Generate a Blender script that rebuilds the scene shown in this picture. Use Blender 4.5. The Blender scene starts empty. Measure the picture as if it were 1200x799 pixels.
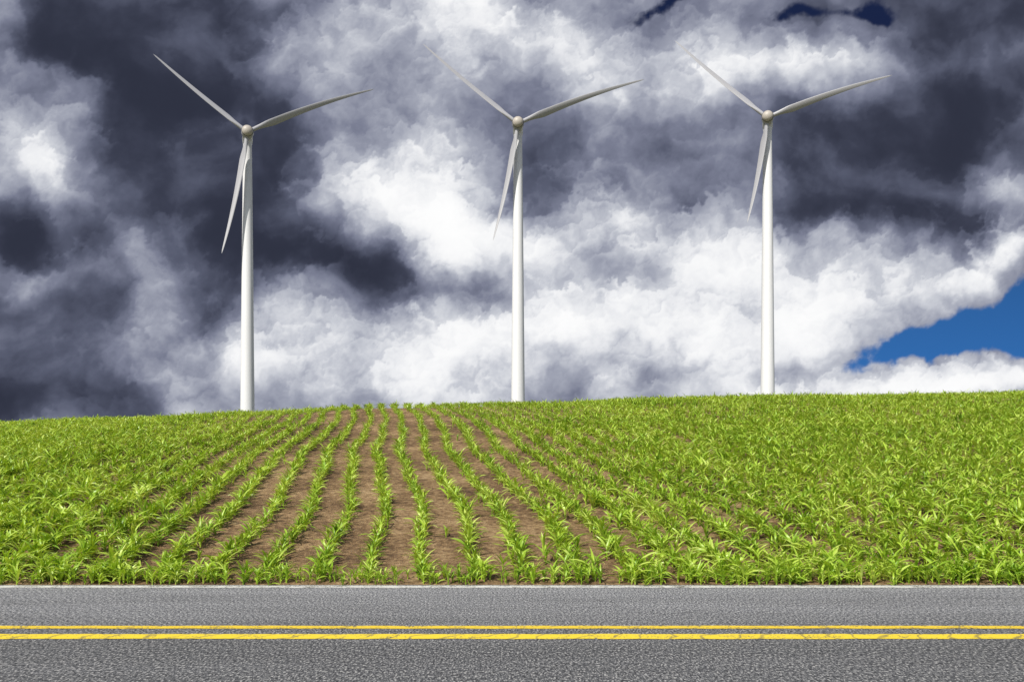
import bpy, bmesh, math, numpy as np
from mathutils import Vector
rng=np.random.default_rng(7)
sc=bpy.context.scene
sc.view_settings.view_transform='Standard'
sc.view_settings.look='None'
sc.view_settings.exposure=0
F=1000.0; HY=560.0; CAMZ=1.7

def link(o,parent=None):
    sc.collection.objects.link(o)
    if parent: o.parent=parent
    return o
def mesh_np(name,V,faces_n,idx,mat,smooth=True,parent=None,attrs=None):
    me=bpy.data.meshes.new(name)
    nf=len(idx)//faces_n
    me.vertices.add(len(V)); me.vertices.foreach_set('co',np.asarray(V,dtype=np.float32).ravel())
    me.loops.add(len(idx)); me.loops.foreach_set('vertex_index',np.asarray(idx,dtype=np.int32))
    me.polygons.add(nf)
    me.polygons.foreach_set('loop_start',np.arange(0,nf*faces_n,faces_n,dtype=np.int32))
    me.polygons.foreach_set('use_smooth',np.full(nf,smooth))
    me.update(calc_edges=True)
    if attrs:
        for k,a in attrs.items():
            at=me.attributes.new(k,'FLOAT','POINT'); at.data.foreach_set('value',np.asarray(a,dtype=np.float32))
    me.materials.append(mat)
    return link(bpy.data.objects.new(name,me),parent)
def mesh_py(name,V,Fc,mat,smooth=False,parent=None):
    me=bpy.data.meshes.new(name); me.from_pydata([tuple(v) for v in V],[],Fc); me.materials.append(mat)
    for p in me.polygons: p.use_smooth=smooth
    me.update()
    return link(bpy.data.objects.new(name,me),parent)

# ---------------------------------------------------------------- node helper
class NT:
    def __init__(s,nt): s.nt=nt; s.n=nt.nodes; s.l=nt.links
    def new(s,t,**k):
        n=s.n.new(t)
        for a,b in k.items(): setattr(n,a,b)
        return n
    def put(s,sock,v):
        if isinstance(v,bpy.types.NodeSocket): s.l.new(v,sock)
        else: sock.default_value=v
    def m(s,op,a,b=0.0,c=0.0,clamp=False):
        n=s.new('ShaderNodeMath',operation=op,use_clamp=clamp)
        s.put(n.inputs[0],a); s.put(n.inputs[1],b); s.put(n.inputs[2],c); return n.outputs[0]
    def v(s,op,a,b=None,scale=None):
        n=s.new('ShaderNodeVectorMath',operation=op); s.put(n.inputs[0],a)
        if b is not None: s.put(n.inputs[1],b)
        if scale is not None: s.put(n.inputs['Scale'],scale)
        return n.outputs['Value'] if op in('DOT_PRODUCT','LENGTH') else n.outputs['Vector']
    def noise(s,vec,scale,detail=4,rough=.5,dist=0,out='Fac'):
        n=s.new('ShaderNodeTexNoise'); s.put(n.inputs['Vector'],vec)
        n.inputs['Scale'].default_value=scale; n.inputs['Detail'].default_value=detail
        n.inputs['Roughness'].default_value=rough; n.inputs['Distortion'].default_value=dist
        return n.outputs[out]
    def ramp(s,fac,stops,interp='LINEAR'):
        n=s.new('ShaderNodeValToRGB'); s.put(n.inputs[0],fac); cr=n.color_ramp; cr.interpolation=interp
        while len(cr.elements)<len(stops): cr.elements.new(.5)
        for e,(p,c) in zip(cr.elements,stops):
            e.position=p; e.color=(c,c,c,1) if not isinstance(c,tuple) else (*c,1)
        return n.outputs[0]
    def mix(s,f,a,b,mode='MIX'):
        n=s.new('ShaderNodeMix',data_type='RGBA',blend_type=mode); s.put(n.inputs[0],f)
        s.put(n.inputs[6],a if not isinstance(a,tuple) else (*a,1)); s.put(n.inputs[7],b if not isinstance(b,tuple) else (*b,1))
        return n.outputs[2]
    def smooth(s,x,a,b):
        n=s.new('ShaderNodeMapRange',interpolation_type='SMOOTHSTEP'); s.put(n.inputs[0],x)
        n.inputs[1].default_value=a; n.inputs[2].default_value=b; return n.outputs[0]
    def pos(s): return s.new('ShaderNodeNewGeometry').outputs['Position']
def mat(name):
    m=bpy.data.materials.new(name); m.use_nodes=True; t=NT(m.node_tree)
    return m,t,m.node_tree.nodes['Principled BSDF']
def bump(t,bs,h,strength,dist):
    b=t.new('ShaderNodeBump'); b.inputs['Strength'].default_value=strength; b.inputs['Distance'].default_value=dist
    t.put(b.inputs['Height'],h); t.l.new(b.outputs[0],bs.inputs['Normal'])

# ---------------------------------------------------------------- terrain
XS=np.linspace(-120,120,961)
MM=np.interp(XS,[-120,-60,-25,-17,-4.2,12.6,25,60,120],[.6,.68,.83,.92,1.035,1.10,1.146,1.19,1.2])
ker=np.exp(-np.linspace(-2,2,61)**2); ker/=ker.sum()
MM=np.convolve(np.pad(MM,30,mode='edge'),ker,mode='valid')
S0,T1,RL,Y0=.184,24.0,8.0,13.62
def hz(x,y):
    x=np.asarray(x,float); y=np.asarray(y,float)
    t=np.clip(y-Y0,0,T1+RL); q=np.clip(t-T1,0,RL)
    z=(S0*t-S0/(2*RL)*q*q)*np.interp(x,XS,MM)
    z=z*(1-.2*np.exp(-t/1.6))
    un=.05*np.sin(x*.35+1)*np.sin(y*.27)+.03*np.sin(x*.9+y*.5)
    return z+un*np.clip((y-Y0)/6,0,1)-.03*(y<Y0-.02)

def axis(lo,hi,step,far,g=1.35):
    c=list(np.arange(lo,hi+1e-6,step)); e=step; a=hi
    while a<far: e*=g; a+=e; c.append(a)
    e=step; a=lo
    while a>-far: e*=g; a-=e; c.insert(0,a)
    return np.array(c)
def grid_idx(nx,ny):
    i=np.arange(nx-1)[None,:]+nx*np.arange(ny-1)[:,None]
    return np.stack([i,i+1,i+1+nx,i+nx],-1).ravel()
gx=axis(-55,55,.25,7000)
gy=axis(0,0,.5,400); gy=gy[gy<0]
gy=np.concatenate([gy,np.arange(0,13.5,1.5),[13.55],np.arange(Y0,72,.2)])
e=.2;a=gy[-1];ext=[]
while a<7000: e*=1.3;a+=e;ext.append(a)
gy=np.concatenate([gy,ext])
GX,GY=np.meshgrid(gx,gy)
GZ=hz(GX,GY)
m_g,t,bs=mat('soil_ground')
P=t.pos()
n1=t.noise(P,.7,4,.6); n2=t.noise(P,8,5,.75); n3=t.noise(P,26,3,.65)
sx=t.new('ShaderNodeSeparateXYZ'); t.l.new(P,sx.inputs[0])
mixn=t.m('ADD',t.m('MULTIPLY',n1,.42),t.m('MULTIPLY',n2,.58))
soil=t.ramp(mixn,[(.36,(.06,.030,.012)),(.45,(.18,.10,.042)),(.53,(.34,.21,.098)),(.64,(.58,.40,.21))])
peb=t.smooth(n3,.6,.7)
soil=t.mix(t.m('MULTIPLY',peb,.5),soil,(.55,.43,.28))
grass=t.ramp(mixn,[(.35,(.08,.09,.045)),(.6,(.17,.17,.08))])
far=t.m('MAXIMUM',t.smooth(sx.outputs[1],66,72),t.smooth(t.m('MULTIPLY',sx.outputs[1],-1),-13.4,-13.3))
col=t.mix(far,soil,grass)
t.put(bs.inputs['Base Color'],col); bs.inputs['Roughness'].default_value=.95
bump(t,bs,t.m('ADD',n2,t.m('MULTIPLY',n3,.4)),1.0,.14)
ground=mesh_np('ground',np.stack([GX,GY,GZ],-1).reshape(-1,3),4,grid_idx(len(gx),len(gy)),m_g)

# ---------------------------------------------------------------- road
m_r,t,bs=mat('asphalt')
P=t.pos(); sx=t.new('ShaderNodeSeparateXYZ'); t.l.new(P,sx.inputs[0])
mg=t.new('ShaderNodeMapping'); mg.inputs['Scale'].default_value=(1,.4,1); t.l.new(P,mg.inputs[0])
g1=t.noise(mg.outputs[0],34,2,.8); g2=t.noise(mg.outputs[0],70,1,.6); g3=t.noise(t.v('ADD',mg.outputs[0],(7.3,3.1,0)),52,1,.5)
mp=t.new('ShaderNodeMapping'); mp.inputs['Scale'].default_value=(.25,1.6,1); t.l.new(P,mp.inputs[0])
lg=t.noise(mp.outputs[0],1.1,5,.6)
grain=t.m('ADD',t.m('MULTIPLY',g1,.6),t.m('MULTIPLY',g2,.4))
c=t.ramp(grain,[(.36,(.01,.01,.012)),(.45,(.065,.067,.073)),(.53,(.15,.152,.157)),(.6,(.28,.278,.275)),(.68,(.62,.61,.59))])
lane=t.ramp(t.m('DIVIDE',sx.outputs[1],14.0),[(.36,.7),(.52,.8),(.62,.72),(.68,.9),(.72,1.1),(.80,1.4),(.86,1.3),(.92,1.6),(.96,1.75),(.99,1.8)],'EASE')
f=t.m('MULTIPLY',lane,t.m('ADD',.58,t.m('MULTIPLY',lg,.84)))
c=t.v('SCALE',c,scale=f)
c=t.mix(t.m('MULTIPLY',t.smooth(g3,.61,.66),.8),c,(.46,.45,.43))
c=t.mix(t.m('MULTIPLY',t.m('SUBTRACT',1.0,t.smooth(g3,.34,.40)),.85),c,(.015,.015,.018))
vo=t.new('ShaderNodeTexVoronoi',feature='DISTANCE_TO_EDGE')
wv=t.v('ADD',P,t.v('SCALE',t.noise(P,2.5,4,.6,out='Color'),scale=.5))
t.put(vo.inputs['Vector'],wv); vo.inputs['Scale'].default_value=.55
ck=t.m('MULTIPLY',t.m('SUBTRACT',1.0,t.smooth(vo.outputs['Distance'],.003,.010)),t.smooth(t.noise(P,.5,2),.55,.62))
c=t.mix(t.m('MULTIPLY',ck,.5),c,(.02,.02,.022))
t.put(bs.inputs['Base Color'],c); bs.inputs['Roughness'].default_value=.88
bump(t,bs,grain,.8,.012)
def strip(name,y0,y1,z,m,parent=None,x=1500,wob=0.0):
    xs=np.concatenate([np.linspace(-x,-60,20),np.arange(-59.8,59.9,.2),np.linspace(60,x,20)])
    V=[];Fc=[]
    r=np.random.default_rng(int(y0*100))
    for k,xx in enumerate(xs):
        a,b=(r.normal(0,wob,2) if wob else (0,0))
        V+= [(xx,y0+a,z),(xx,y1+b,z)]
        if k: Fc.append((2*k-2,2*k,2*k+1,2*k-1))
    return mesh_py(name,V,Fc,m,parent=parent)
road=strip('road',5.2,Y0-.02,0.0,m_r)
def paint(name,colr,gaps,thr):
    m,t,bs=mat(name); P=t.pos(); sx=t.new('ShaderNodeSeparateXYZ'); t.l.new(P,sx.inputs[0])
    g=t.noise(P,32,3,.7); l=t.noise(P,4,4,.6)
    wear=t.m('ADD',t.m('MULTIPLY',g,.6),t.m('MULTIPLY',l,.4))
    w=t.smooth(wear,thr,thr+.1)
    if gaps:
        u=t.m('ADD',t.m('ADD',sx.outputs[0],t.m('MULTIPLY',sx.outputs[1],-.5)),t.m('MULTIPLY',t.noise(P,1.5,2),.7))
        fr=t.m('FRACT',t.m('MULTIPLY',u,3.0))
        gp=t.m('SUBTRACT',1.0,t.smooth(t.m('ABSOLUTE',t.m('SUBTRACT',fr,.5)),.02,.09))
        w=t.m('MAXIMUM',w,t.m('MULTIPLY',gp,t.m('MULTIPLY',gaps,t.m('MULTIPLY',l,1.6))))
    dirt=t.m('ADD',.72,t.m('MULTIPLY',wear,.55))
    base=t.v('SCALE',colr,scale=dirt)
    c=t.mix(w,base,(.09,.085,.07))
    t.put(bs.inputs['Base Color'],c); bs.inputs['Roughness'].default_value=.7
    bump(t,bs,g,.5,.006); return m
m_y1=paint('yellow_paint',(.80,.57,.03),0,.51)
m_y2=paint('yellow_paint_cracked',(.84,.63,.03),.7,.53)
m_w=paint('white_paint_worn',(.68,.67,.63),0,.49)
strip('yellow_line',9.64,9.82,.004,m_y1,road,wob=.008)
strip('yellow_line_inner',9.02,9.30,.004,m_y2,road,wob=.008)
strip('white_edge_line',13.22,13.48,.004,m_w,road,wob=.012)
strip('white_edge_line_near',5.6,5.75,.004,m_w,road,wob=.006)

# ---------------------------------------------------------------- corn
def leaf(h0,phi,L,w,e0,e1,segs,across,twist):
    s=np.linspace(0,1,segs+1)
    el=e0+(e1-e0)*s**1.1
    dr=np.cos(el);dz=np.sin(el)
    R=np.concatenate([[0],np.cumsum((dr[1:]+dr[:-1])/2)])*L/segs
    Z=h0+np.concatenate([[0],np.cumsum((dz[1:]+dz[:-1])/2)])*L/segs
    wd=w*np.minimum(1,.45+2.2*s)*(1-s**2.2)+.001
    tw=twist*s
    V=[];A=[]
    for k in range(segs+1):
        ph=phi+.35*twist*s[k]
        c=np.array([math.cos(ph)*R[k],math.sin(ph)*R[k],Z[k]])
        side=np.array([-math.sin(ph),math.cos(ph),0])
        up=np.array([-math.cos(ph)*math.sin(el[k]),-math.sin(ph)*math.sin(el[k]),math.cos(el[k])])
        sd=side*math.cos(tw[k])+up*math.sin(tw[k])
        if across==3:
            V+=[c-sd*wd[k]/2+up*wd[k]*.22,c,c+sd*wd[k]/2+up*wd[k]*.22]
        else: V+=[c-sd*wd[k]/2,c+sd*wd[k]/2]
        A+=[s[k]]*across
    Fc=[]
    for k in range(segs):
        for j in range(across-1):
            a=k*across+j; Fc.append([a,a+1,a+1+across,a+across])
    return np.array(V),np.array(Fc),np.array(A)
def plant(seed,segs,across,nl):
    r=np.random.default_rng(seed)
    VV=[];FF=[];AA=[];RR=[];o=0; base=r.uniform(0,6.28)
    n=nl+r.integers(-1,2)
    for k in range(n):
        q=k/max(1,n-1)
        phi=base+k*math.pi+r.normal(0,.5)
        L=(.19+.165*math.sin(math.pi*min(1,q*.85+.15)))*r.uniform(.8,1.2)
        e0=math.radians(r.uniform(50,74)+16*q); e1=math.radians(r.uniform(-60,15)+45*q)
        V,Fc,A=leaf(.02+.15*q,phi,L,r.uniform(.030,.046),e0,e1,segs,across,r.normal(0,.8))
        VV.append(V);FF.append(Fc+o);AA.append(A);RR.append(np.full(len(V),r.random()));o+=len(V)
    ns=4;hh=[0,.12,.24];rr=[.013,.011,.005];V=[];Fc=[]
    for h,rd in zip(hh,rr):
        for j in range(ns): V.append((rd*math.cos(j*math.pi/2),rd*math.sin(j*math.pi/2),h-.02))
    for k in range(2):
        for j in range(ns): Fc.append([k*ns+j,k*ns+(j+1)%ns,(k+1)*ns+(j+1)%ns,(k+1)*ns+j])
    VV.append(np.array(V));FF.append(np.array(Fc)+o);AA.append(np.full(len(V),.1));RR.append(np.full(len(V),.5))
    return np.concatenate(VV),np.concatenate(FF),np.concatenate(AA),np.concatenate(RR)
lods=[(0,21,[plant(100+k,6,3,8) for k in range(14)]),(21,33,[plant(200+k,4,3,8) for k in range(12)]),(33,99,[plant(300+k,3,2,7) for k in range(10)])]
PITCH=.86; SL=-.150; C0=.28
pts=[]
for k in range(-95,100):
    y=Y0+.08+rng.uniform(0,.1)
    rowj=rng.normal(0,.03); ph=rng.uniform(0,.5)
    while y<49:
        conv_=1-.27*min(1.15,(y-14)/27)      # rows drilled slightly closer together up the slope
        x=C0+(k+.5)*PITCH*conv_+SL*y+rowj+.13*math.sin(y*.42+.03*k)+.05*math.sin(y*1.1+ph)
        if abs(x)<.64*y+4 :
            pts.append((x+rng.normal(0,.045),y+rng.normal(0,.03)))
        y+=rng.uniform(.08,.12)*(1.25 if y>33 else 1)
for row in (.03,.14,.28):
    for x in np.arange(-22,22,.11):
        if rng.random()<.6: pts.append((x+rng.normal(0,.05),Y0+row+rng.normal(0,.04)))
pts=np.array(pts)
# volunteers between the rows out at the sides, where the crop has closed over
u=pts[:,0]/pts[:,1]
side=1-np.exp(-(np.abs(u+.15)/.25)**3)
ex=pts[rng.random(len(pts))<.55*side]; ex=ex+np.stack([rng.normal(0,.22,len(ex)),rng.normal(0,.1,len(ex))],1)
ex=ex[ex[:,1]>Y0+.05]
pts=np.concatenate([pts,ex]); pts=pts[rng.random(len(pts))>.04]
u=pts[:,0]/pts[:,1]
bell=np.exp(-(np.abs(u+.15)/.23)**2.5)
dist=np.clip((pts[:,1]-Y0)/28,0,1)
edge=np.exp(-((pts[:,1]-Y0)/.25)**2)
scl=(1.02-.13*bell)*(1-.2*dist)*(1-.22*edge)*rng.normal(1,.18,len(pts)).clip(.45,1.5)
hsc=(1.2-.16*bell)
scl*=1+.08*np.sin(pts[:,0]*.6+1.3)*np.sin(pts[:,1]*.45)
rot=rng.uniform(0,6.283,len(pts)); pr=rng.random(len(pts))
pz=hz(pts[:,0],pts[:,1])-.01
Vs=[];Is=[];A1=[];A2=[];off=0
for lo,hi,tm in lods:
    sel=np.where((pts[:,1]>=lo)&(pts[:,1]<hi))[0]
    which=rng.integers(0,len(tm),len(sel))
    for w,(V,Fc,A,R) in enumerate(tm):
        q=sel[which==w]
        if not len(q): continue
        c,s=np.cos(rot[q])[:,None],np.sin(rot[q])[:,None]; k=(scl[q]*hsc[q])[:,None]
        kz=scl[q][:,None]*rng.uniform(.85,1.15,(len(q),1))
        X=(V[:,0]*c-V[:,1]*s)*k+pts[q,0][:,None]; Y=(V[:,0]*s+V[:,1]*c)*k+pts[q,1][:,None]; Z=V[:,2]*kz+pz[q][:,None]
        Vs.append(np.stack([X,Y,Z],-1).reshape(-1,3))
        Is.append((Fc.ravel()[None,:]+(np.arange(len(q))*len(V))[:,None]+off).ravel())
        A1.append(np.tile(A,len(q))); A2.append((R[None,:]*.5+pr[q][:,None]*.5).ravel()); off+=len(q)*len(V)
m_c,t,bs=mat('corn_leaf')
a1=t.new('ShaderNodeAttribute',attribute_name='along').outputs['Fac']
a2=t.new('ShaderNodeAttribute',attribute_name='rnd').outputs['Fac']
P=t.pos(); nb=t.noise(P,.3,3,.65)
k=t.m('ADD',t.m('MULTIPLY',a2,.6),t.m('MULTIPLY',nb,.5))
col=t.ramp(k,[(.22,(.14,.27,.02)),(.42,(.28,.46,.032)),(.62,(.44,.61,.06)),(.88,(.64,.74,.19))])
col=t.mix(t.m('MULTIPLY',t.smooth(a1,.75,1.0),.35),col,(.62,.6,.2))
t.put(bs.inputs['Base Color'],col); bs.inputs['Roughness'].default_value=.38; bs.inputs['Specular IOR Level'].default_value=.5
tr=t.new('ShaderNodeBsdfTranslucent'); t.put(tr.inputs[0],t.mix(1.0,col,(1.2,1.1,.5),'MULTIPLY'))
mx=t.new('ShaderNodeMixShader'); mx.inputs[0].default_value=.30
t.l.new(bs.outputs[0],mx.inputs[1]); t.l.new(tr.outputs[0],mx.inputs[2])
t.l.new(mx.outputs[0],m_c.node_tree.nodes['Material Output'].inputs[0])
corn=mesh_np('corn_field',np.concatenate(Vs),4,np.concatenate(Is),m_c,attrs={'along':np.concatenate(A1),'rnd':np.concatenate(A2)})
print('plants',len(pts),'verts',off)

# ---------------------------------------------------------------- turbines
def simple(name,c,rough,var=.08,sc_=.3):
    m,t,bs=mat(name); P=t.pos()
    mp=t.new('ShaderNodeMapping'); mp.inputs['Scale'].default_value=(1,1,.12); t.l.new(P,mp.inputs[0])
    n=t.noise(mp.outputs[0],sc_,5,.6)
    cc=t.v('SCALE',c,scale=t.m('ADD',1-var,t.m('MULTIPLY',n,2*var)))
    t.put(bs.inputs['Base Color'],cc); bs.inputs['Roughness'].default_value=rough; return m
m_t=simple('tower_white_paint',(.75,.75,.76),.45,.07,.8)
m_b=simple('blade_grey_white',(.37,.37,.39),.4,.06)
m_h=simple('spinner_weathered',(.44,.40,.35),.5,.15,1.5)
m_d=simple('dark_metal',(.08,.08,.085),.5)
m_con=simple('concrete',(.35,.34,.32),.9)
def bm_fix(o):
    b=bmesh.new(); b.from_mesh(o.data); bmesh.ops.recalc_face_normals(b,faces=b.faces)
    b.to_mesh(o.data); b.free()
    o.data.set_sharp_from_angle(angle=math.radians(35))
def lathe(name,prof,center,ax,m,parent,n=48):
    e1,e2,e3=ax; center=Vector(center); V=[];Fc=[]
    for (r,h) in prof:
        for j in range(n):
            a=2*math.pi*j/n
            V.append(center+e1*(r*math.cos(a))+e2*(r*math.sin(a))+e3*h)
    for k in range(len(prof)-1):
        for j in range(n): Fc.append((k*n+j,k*n+(j+1)%n,(k+1)*n+(j+1)%n,(k+1)*n+j))
    Fc.append(tuple(range(n))); Fc.append(tuple(range((len(prof)-1)*n,len(prof)*n)))
    o=mesh_py(name,V,Fc,m,True,parent)
    bm_fix(o); return o
ZZ=Vector((0,0,1)); WF=(Vector((1,0,0)),Vector((0,1,0)),ZZ)
def blade(name,hub,theta,R,delta,parent,rx,fa):
    d=rx*math.cos(theta)+ZZ*math.sin(theta); tg=rx*math.sin(theta)-ZZ*math.cos(theta); yy=fa
    N=36;n=16;V=[];Fc=[]
    for k in range(N+1):
        s=k/N; r=.9+(R-.9)*s
        c0=1.9*max(0.0,1-max(0,(s-.18))/.82)**.8+.22
        if s<.04: c=1.15;th=1.1
        else:
            q=min(1,(s-.04)/.16); q=q*q*(3-2*q)
            c=1.15*(1-q)+c0*q; th=1.1*(1-q)+(c0*(.26-.12*s))*q
        if s>.97: c*=math.sqrt(max(.02,(1-s)/.03))
        p=math.radians(42-26*s)
        cd=tg*math.cos(p)+yy*math.sin(p); nd=-tg*math.sin(p)+yy*math.cos(p)
        ctr=hub+d*r+tg*(delta*(r/R)**2)-yy*(1.2*(r/R)**2)
        for j in range(n):
            a=2*math.pi*j/n; xx=math.cos(a); zz=math.sin(a)
            qq=min(1,max(0,(s-.05)/.15))
            thin=1-.45*qq*max(0,xx)
            V.append(ctr+cd*(c*.5*xx+ .15*c*qq)+nd*(th*.5*zz*thin))
    for k in range(N):
        for j in range(n): Fc.append((k*n+j,k*n+(j+1)%n,(k+1)*n+(j+1)%n,(k+1)*n+j))
    Fc.append(tuple(range(n))); Fc.append(tuple(range(N*n,(N+1)*n)))
    o=mesh_py(name,V,Fc,m_b,True,parent); bm_fix(o)
D=246.0
def turbine(tx,hub_px,tips):
    X=(tx-600)/F*D
    fa=Vector((X,D,0)).normalized(); rx=Vector((fa.y,-fa.x,0))   # rotor faces the road
    e=bpy.data.objects.new('wind_turbine',None); link(e)
    g=float(hz(X,D)); base=Vector((X,D,g))
    hub=Vector((X,D,0))-fa*3.2; hub.z=(HY-hub_px[1])/F*hub.y+CAMZ
    topz=hub.z-1.5; H=topz-g
    lathe('tower',[(2.12-.92*(k/24)**1.1,H*k/24) for k in range(25)],base,WF,m_t,e,64)
    lathe('foundation',[(4.6,-.6),(4.6,.15),(4.3,.3),(2.2,.32)],base,WF,m_con,e)
    V=[]
    for dd in (2.18,1.85):
        for (a,h) in ((-.6,.6),(.6,.6),(.6,2.6),(.35,2.9),(-.35,2.9),(-.6,2.6)): V.append(base-fa*dd+rx*a+ZZ*h)
    mesh_py('door',V,[(0,1,2,3,4,5)]+[(i,(i+1)%6,6+(i+1)%6,6+i) for i in range(6)],m_d,parent=e)
    lathe('yaw_bearing',[(1.22,0),(1.33,.05),(1.33,.3),(1.1,.35)],(X,D,topz),WF,m_t,e)
    secs=[(-1.6,.9,.8),(-1.3,1.2,1.1),(-.4,1.4,1.3),(2,1.45,1.35),(4.2,1.35,1.3),(5.4,1.1,1.1),(5.8,.7,.7)]
    V=[];Fc=[];n=28; nc=Vector((X,D,hub.z))
    for yy,w,h in secs:
        for j in range(n):
            an=2*math.pi*j/n; ca,sa=math.cos(an),math.sin(an)
            V.append(nc+fa*yy+rx*(w*math.copysign(abs(ca)**.6,ca))+ZZ*(h*math.copysign(abs(sa)**.6,sa)))
    for k in range(len(secs)-1):
        for j in range(n): Fc.append((k*n+j,k*n+(j+1)%n,(k+1)*n+(j+1)%n,(k+1)*n+j))
    Fc+=[tuple(range(n)),tuple(range((len(secs)-1)*n,len(secs)*n))]
    o=mesh_py('nacelle',V,Fc,m_t,True,e); bm_fix(o)
    lathe('wind_vane_mast',[(.06,0),(.05,1.6)],nc+fa*4+ZZ*1.2,WF,m_d,e,8)
    HFm=(rx,ZZ,fa)
    lathe('hub_shell',[(1.0,1.7),(1.55,1.4),(1.7,.5),(1.7,-.6),(1.55,-1.1)],hub,HFm,m_b,e)
    lathe('spinner',[(1.53*math.cos(q),-1.08-1.2*math.sin(q)) for q in np.linspace(0,math.pi/2*.97,10)],hub,HFm,m_h,e)
    lathe('spinner_ring',[(1.6,-1.0),(1.64,-1.12),(1.51,-1.24)],hub,HFm,m_d,e)
    cp=Vector((0,0,CAMZ))
    for nm,(px,py),dl in zip(('blade_a','blade_b','blade_c'),tips,(.045,.12,.07)):
        ray=Vector(((px-600)/F,1,(HY-py)/F)); k=(hub-cp).dot(fa)/ray.dot(fa); tip=cp+ray*k-hub
        R=tip.length; th=math.atan2(tip.z,tip.dot(rx))
        blade(nm,hub,th+dl,R,dl*R,e,rx,fa)
turbine(290,(291.5,155),[(180,66),(437,107),(260,298)])
turbine(607,(608,145),[(496,54),(753,96),(578,283)])
turbine(899.5,(901,138),[(791,50),(1044,91),(876,262)])

# ---------------------------------------------------------------- sky backdrop : cloud deck on the far front dome
def perlin(x,y,seed):
    r=np.random.default_rng(seed); perm=r.permutation(256); ang=r.uniform(0,2*math.pi,256)
    gxx=np.cos(ang); gyy=np.sin(ang)
    xi=np.floor(x).astype(int); yi=np.floor(y).astype(int); xf=x-xi; yf=y-yi
    u=xf**3*(xf*(xf*6-15)+10); v=yf**3*(yf*(yf*6-15)+10)
    def g(a,b,dx,dy):
        h=perm[(perm[a&255]+b)&255]; return gxx[h]*dx+gyy[h]*dy
    a=g(xi,yi,xf,yf); b=g(xi+1,yi,xf-1,yf); c=g(xi,yi+1,xf,yf-1); d=g(xi+1,yi+1,xf-1,yf-1)
    return (a+(b-a)*u)*(1-v)+(c+(d-c)*u)*v
def fbm(x,y,sc_,octv,gain,seed):
    s=np.zeros_like(x);amp=1
    ca,sa=math.cos(.6),math.sin(.6); X=x*sc_;Y=y*sc_
    for o in range(octv):
        s+=perlin(X+o*17.3,Y-o*9.1,seed+o)*amp; amp*=gain; X,Y=(X*ca-Y*sa)*2.03,(X*sa+Y*ca)*2.03
    return s
ga=axis(-.63,.63,.00125,2.15,1.12)
gt=list(np.arange(-.02,.60,.00125)); e=.00125
while gt[-1]<3.6: e*=1.12; gt.append(gt[-1]+e)
gt=np.array(gt)
A,T=np.meshgrid(ga,gt)
CA=np.cos(np.clip(A,-1.0,1.0))
U=np.where(np.abs(A)<1.0,np.tan(np.clip(A,-1.0,1.0)),np.sign(A)*(math.tan(1.0)+(np.abs(A)-1)*3))
Vv=T/CA
X=U*10; Y=Vv*10
w1x=fbm(X,Y,.5,7,.5,11); w1y=fbm(X,Y,.5,7,.5,31)
WX=X+.7*w1x; WY=Y+.55*w1y
def bl(lst,start):
    acc=np.full_like(X,start)
    for (px,py,rx,ry,rot,wt) in lst:
        dx=WX-(px-600)/100; dy=WY-(HY-py)/100
        c,s=math.cos(math.radians(rot)),math.sin(math.radians(rot))
        a=(dx*c+dy*s)/(rx/100); b=(-dx*s+dy*c)/(ry/100)
        acc+=wt*np.exp(-(a*a+b*b))
    return acc
L=bl([
(215,110,180,90,-30,-.32),(100,50,110,60,0,-.20),(10,30,30,40,-60,.22),(50,190,90,20,-50,.28),
(190,250,120,55,-10,-.20),(10,262,40,34,0,-.34),(75,325,100,24,5,.18),(420,312,140,34,-8,-.46),
(485,225,115,42,-12,.50),(400,190,60,28,10,.12),(560,50,140,58,-25,.40),(430,115,70,30,-20,.14),(310,25,70,40,-30,.06),
(690,185,110,40,-10,-.20),(800,65,120,44,-15,.38),(930,80,80,28,0,.34),(1120,120,130,75,15,-.42),(1160,20,110,50,0,-.22),
(250,0,170,30,0,-.12),(880,0,220,22,0,-.16),
(1050,245,150,38,-8,-.38),(960,160,60,40,0,-.16),(1150,222,50,26,0,.26),(790,285,160,42,-5,.44),
(700,400,240,70,0,.38),(960,365,130,46,10,.42),(1090,440,190,18,3,.42),(440,405,150,50,0,.32),
(220,430,90,45,0,.20),(50,395,130,60,0,-.30),(10,480,120,28,0,-.36),(230,345,80,22,0,-.16),
(1160,312,90,16,14,.34),(1130,470,200,14,0,.2),(600,290,120,60,0,.12)],.45)
def norm(f): q=f[:480,200:-200]; return (f-q.mean())/q.std()
w0x=fbm(X,Y,.5,3,.5,11); w0y=fbm(X,Y,.5,3,.5,31)
soft=norm(fbm(X+.5*w0x,(Y+.4*w0y)*1.2,.8,8,.5,101))
L=L+.07*soft
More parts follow.
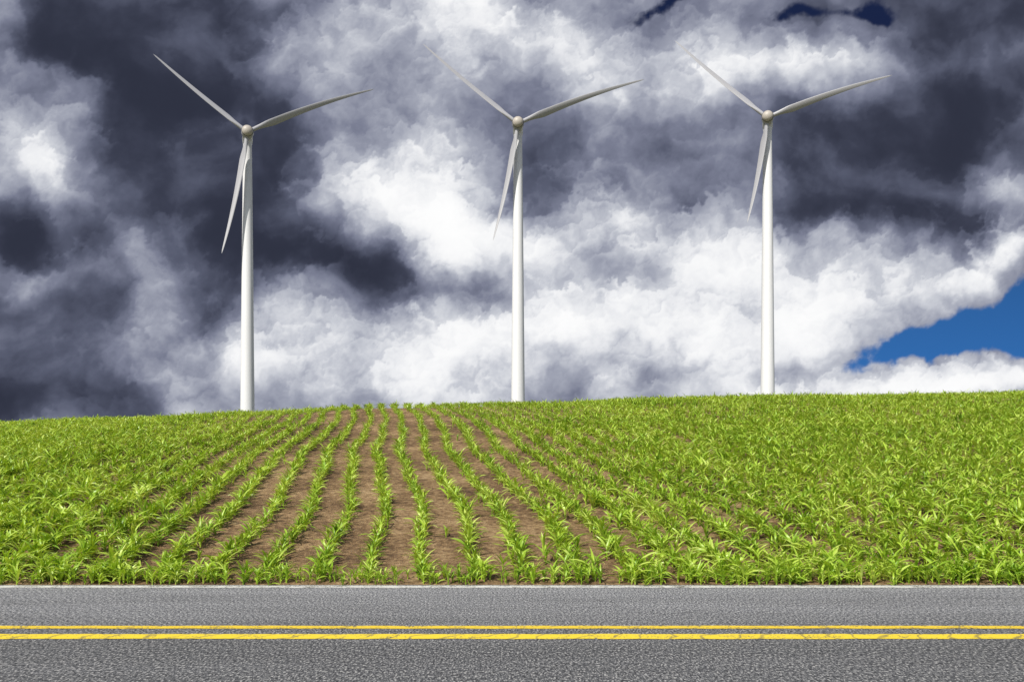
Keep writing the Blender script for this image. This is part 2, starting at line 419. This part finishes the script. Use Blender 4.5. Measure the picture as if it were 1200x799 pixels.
# heaped billows: soft ragged lumps, each lighter towards its upper-left, laid over each other from big to small
jx=fbm(X,Y,3.0,5,.6,401); jy=fbm(X,Y,3.0,5,.6,431)
B=L.copy(); r=np.random.default_rng(5)
JX=X+.19*jx; JY=Y+.19*jy
for rad,cnt,amp,al in ((1.0,110,.14,.62),(.6,420,.17,.66),(.36,1400,.16,.66),(.21,3800,.12,.6),(.12,8000,.07,.5)):
    cx=r.uniform(-7.4,7.4,cnt); cy=r.uniform(-.1,7.0,cnt)
    o=np.argsort(-cy+r.normal(0,.8,cnt)); cx,cy=cx[o],cy[o]
    rr=rad*r.uniform(.65,1.35,cnt); asp=r.uniform(.6,.9,cnt); key=r.random(cnt)
    for X0,Y0_,R_,a_,kk in zip(cx,cy,rr,asp,key):
        m_=R_*1.25+.12
        a0=math.atan((X0-m_)/10); a1_=math.atan((X0+m_)/10)
        i0,i1=np.searchsorted(ga,[a0,a1_])
        cmn=min(math.cos(a0),math.cos(a1_)); cmx=1.0 if a0*a1_<0 else max(math.cos(a0),math.cos(a1_))
        lo_=(Y0_-m_)/10; t0=lo_*(cmn if lo_>0 else cmx); t1=(Y0_+m_)/10*cmx
        j0,j1=np.searchsorted(gt,[t0,t1])
        if i1-i0<3 or j1-j0<3: continue
        sl=(slice(j0,j1),slice(i0,i1))
        dx=(JX[sl]-X0)/R_; dy=(JY[sl]-Y0_)/(R_*a_)
        r2=dx*dx+dy*dy
        ic=(i0+i1)//2; jc=(j0+j1)//2; Lc=L[jc,ic]
        k=min(1,max(0,(Lc-.22)/.5))
        if kk>.35+.65*k: continue
        al_=np.clip((1.0-r2)/.42,0,1); al_=al_*al_*(3-2*al_)*al*(.5+.5*k)
        tgt=.5*Lc+.5*L[sl]+amp*(.25+.95*k)*(.85*dy-.4*dx+.08)
        B[sl]+=(tgt-B[sl])*al_
dz2=np.clip((L-.25)/.5,0,1)
fine=norm(fbm(X+.1*jx,Y*1.1+.1*jy,2.5,6,.55,301))
B=B+fine*(.008+.014*dz2)+.02*soft
B=(B-.45)*1.18+.45
B=np.where(B>.85,.85+.15*np.tanh((B-.85)/.15*.8),B); B=np.where(B<.12,.12+.1*np.tanh((B-.12)/.1),B)
stops=[(0,(.026,.030,.050)),(.15,(.047,.053,.084)),(.3,(.100,.111,.165)),(.45,(.20,.215,.295)),(.6,(.36,.38,.46)),(.75,(.58,.60,.66)),(.88,(.82,.83,.86)),(1,(1.0,1.0,1.0))]
sp=[p for p,_ in stops]
RGB=np.stack([np.interp(B,sp,[c[i] for _,c in stops]) for i in range(3)],-1)
HO=bl([(1145,380,115,28,8,1.15),(1225,376,80,36,0,.8),(1050,404,75,15,10,.8),(915,8,50,13,0,.75),(1010,8,50,15,0,.9),(765,-6,60,12,0,.75),(1000,-40,200,26,0,.6)],0.0)
hm=np.clip((HO- .08*soft-.05*fine-.5*(B-L)-.46)/.34,0,1); hm=hm*hm*(3-2*hm)
g=np.clip((Vv-.1)/.4,0,1)[...,None]
blue=np.array([.035,.16,.46])*(1-g)+np.array([.010,.018,.06])*g
RGB=RGB*(1-hm[...,None])+blue*hm[...,None]
el=np.arctan(T); R0=5000.0
PV=np.stack([R0*np.cos(el)*np.sin(A),R0*np.cos(el)*np.cos(A),R0*np.sin(el)],-1).reshape(-1,3)
m_s=bpy.data.materials.new('cloud_sky'); m_s.use_nodes=True; t=NT(m_s.node_tree)
for n in list(t.n): t.n.remove(n)
ao=t.new('ShaderNodeAttribute',attribute_name='cloud'); em=t.new('ShaderNodeEmission'); oo=t.new('ShaderNodeOutputMaterial')
t.l.new(ao.outputs['Color'],em.inputs[0]); em.inputs[1].default_value=1.0; t.l.new(em.outputs[0],oo.inputs[0])
try: m_s.cycles.emission_sampling='NONE'
except Exception as ex: print(ex)
skyo=mesh_np('sky',PV,4,grid_idx(len(ga),len(gt)),m_s)
at=skyo.data.attributes.new('cloud','FLOAT_COLOR','POINT')
at.data.foreach_set('color',np.concatenate([RGB.reshape(-1,3),np.ones((len(PV),1))],1).astype(np.float32).ravel())
print('sky verts',len(PV))

# ---------------------------------------------------------------- world + sun
SUN_EL=math.radians(45); SUN_AZ=math.radians(212)   # azimuth clockwise from +Y : behind the camera, left
w=bpy.data.worlds.new('World'); sc.world=w; w.use_nodes=True
t=NT(w.node_tree)
sky=t.new('ShaderNodeTexSky',sky_type='NISHITA'); sky.sun_disc=False; sky.sun_elevation=SUN_EL; sky.sun_rotation=SUN_AZ
bg=w.node_tree.nodes['Background']; t.l.new(sky.outputs[0],bg.inputs[0]); bg.inputs[1].default_value=.10

sl=bpy.data.lights.new('sun','SUN'); sl.energy=5.0; sl.angle=math.radians(.5); sl.color=(1,.96,.88)
so=bpy.data.objects.new('sun',sl); link(so)
sd=Vector((math.sin(SUN_AZ)*math.cos(SUN_EL),math.cos(SUN_AZ)*math.cos(SUN_EL),math.sin(SUN_EL)))
so.rotation_euler=sd.to_track_quat('Z','Y').to_euler()

cam=bpy.data.cameras.new('camera'); co=bpy.data.objects.new('camera',cam); link(co)
cam.sensor_width=36; cam.lens=30; cam.shift_y=160.5/1200; cam.clip_end=20000; cam.clip_start=.1
co.location=(0,0,CAMZ); co.rotation_euler=(math.pi/2,0,0)
sc.camera=co
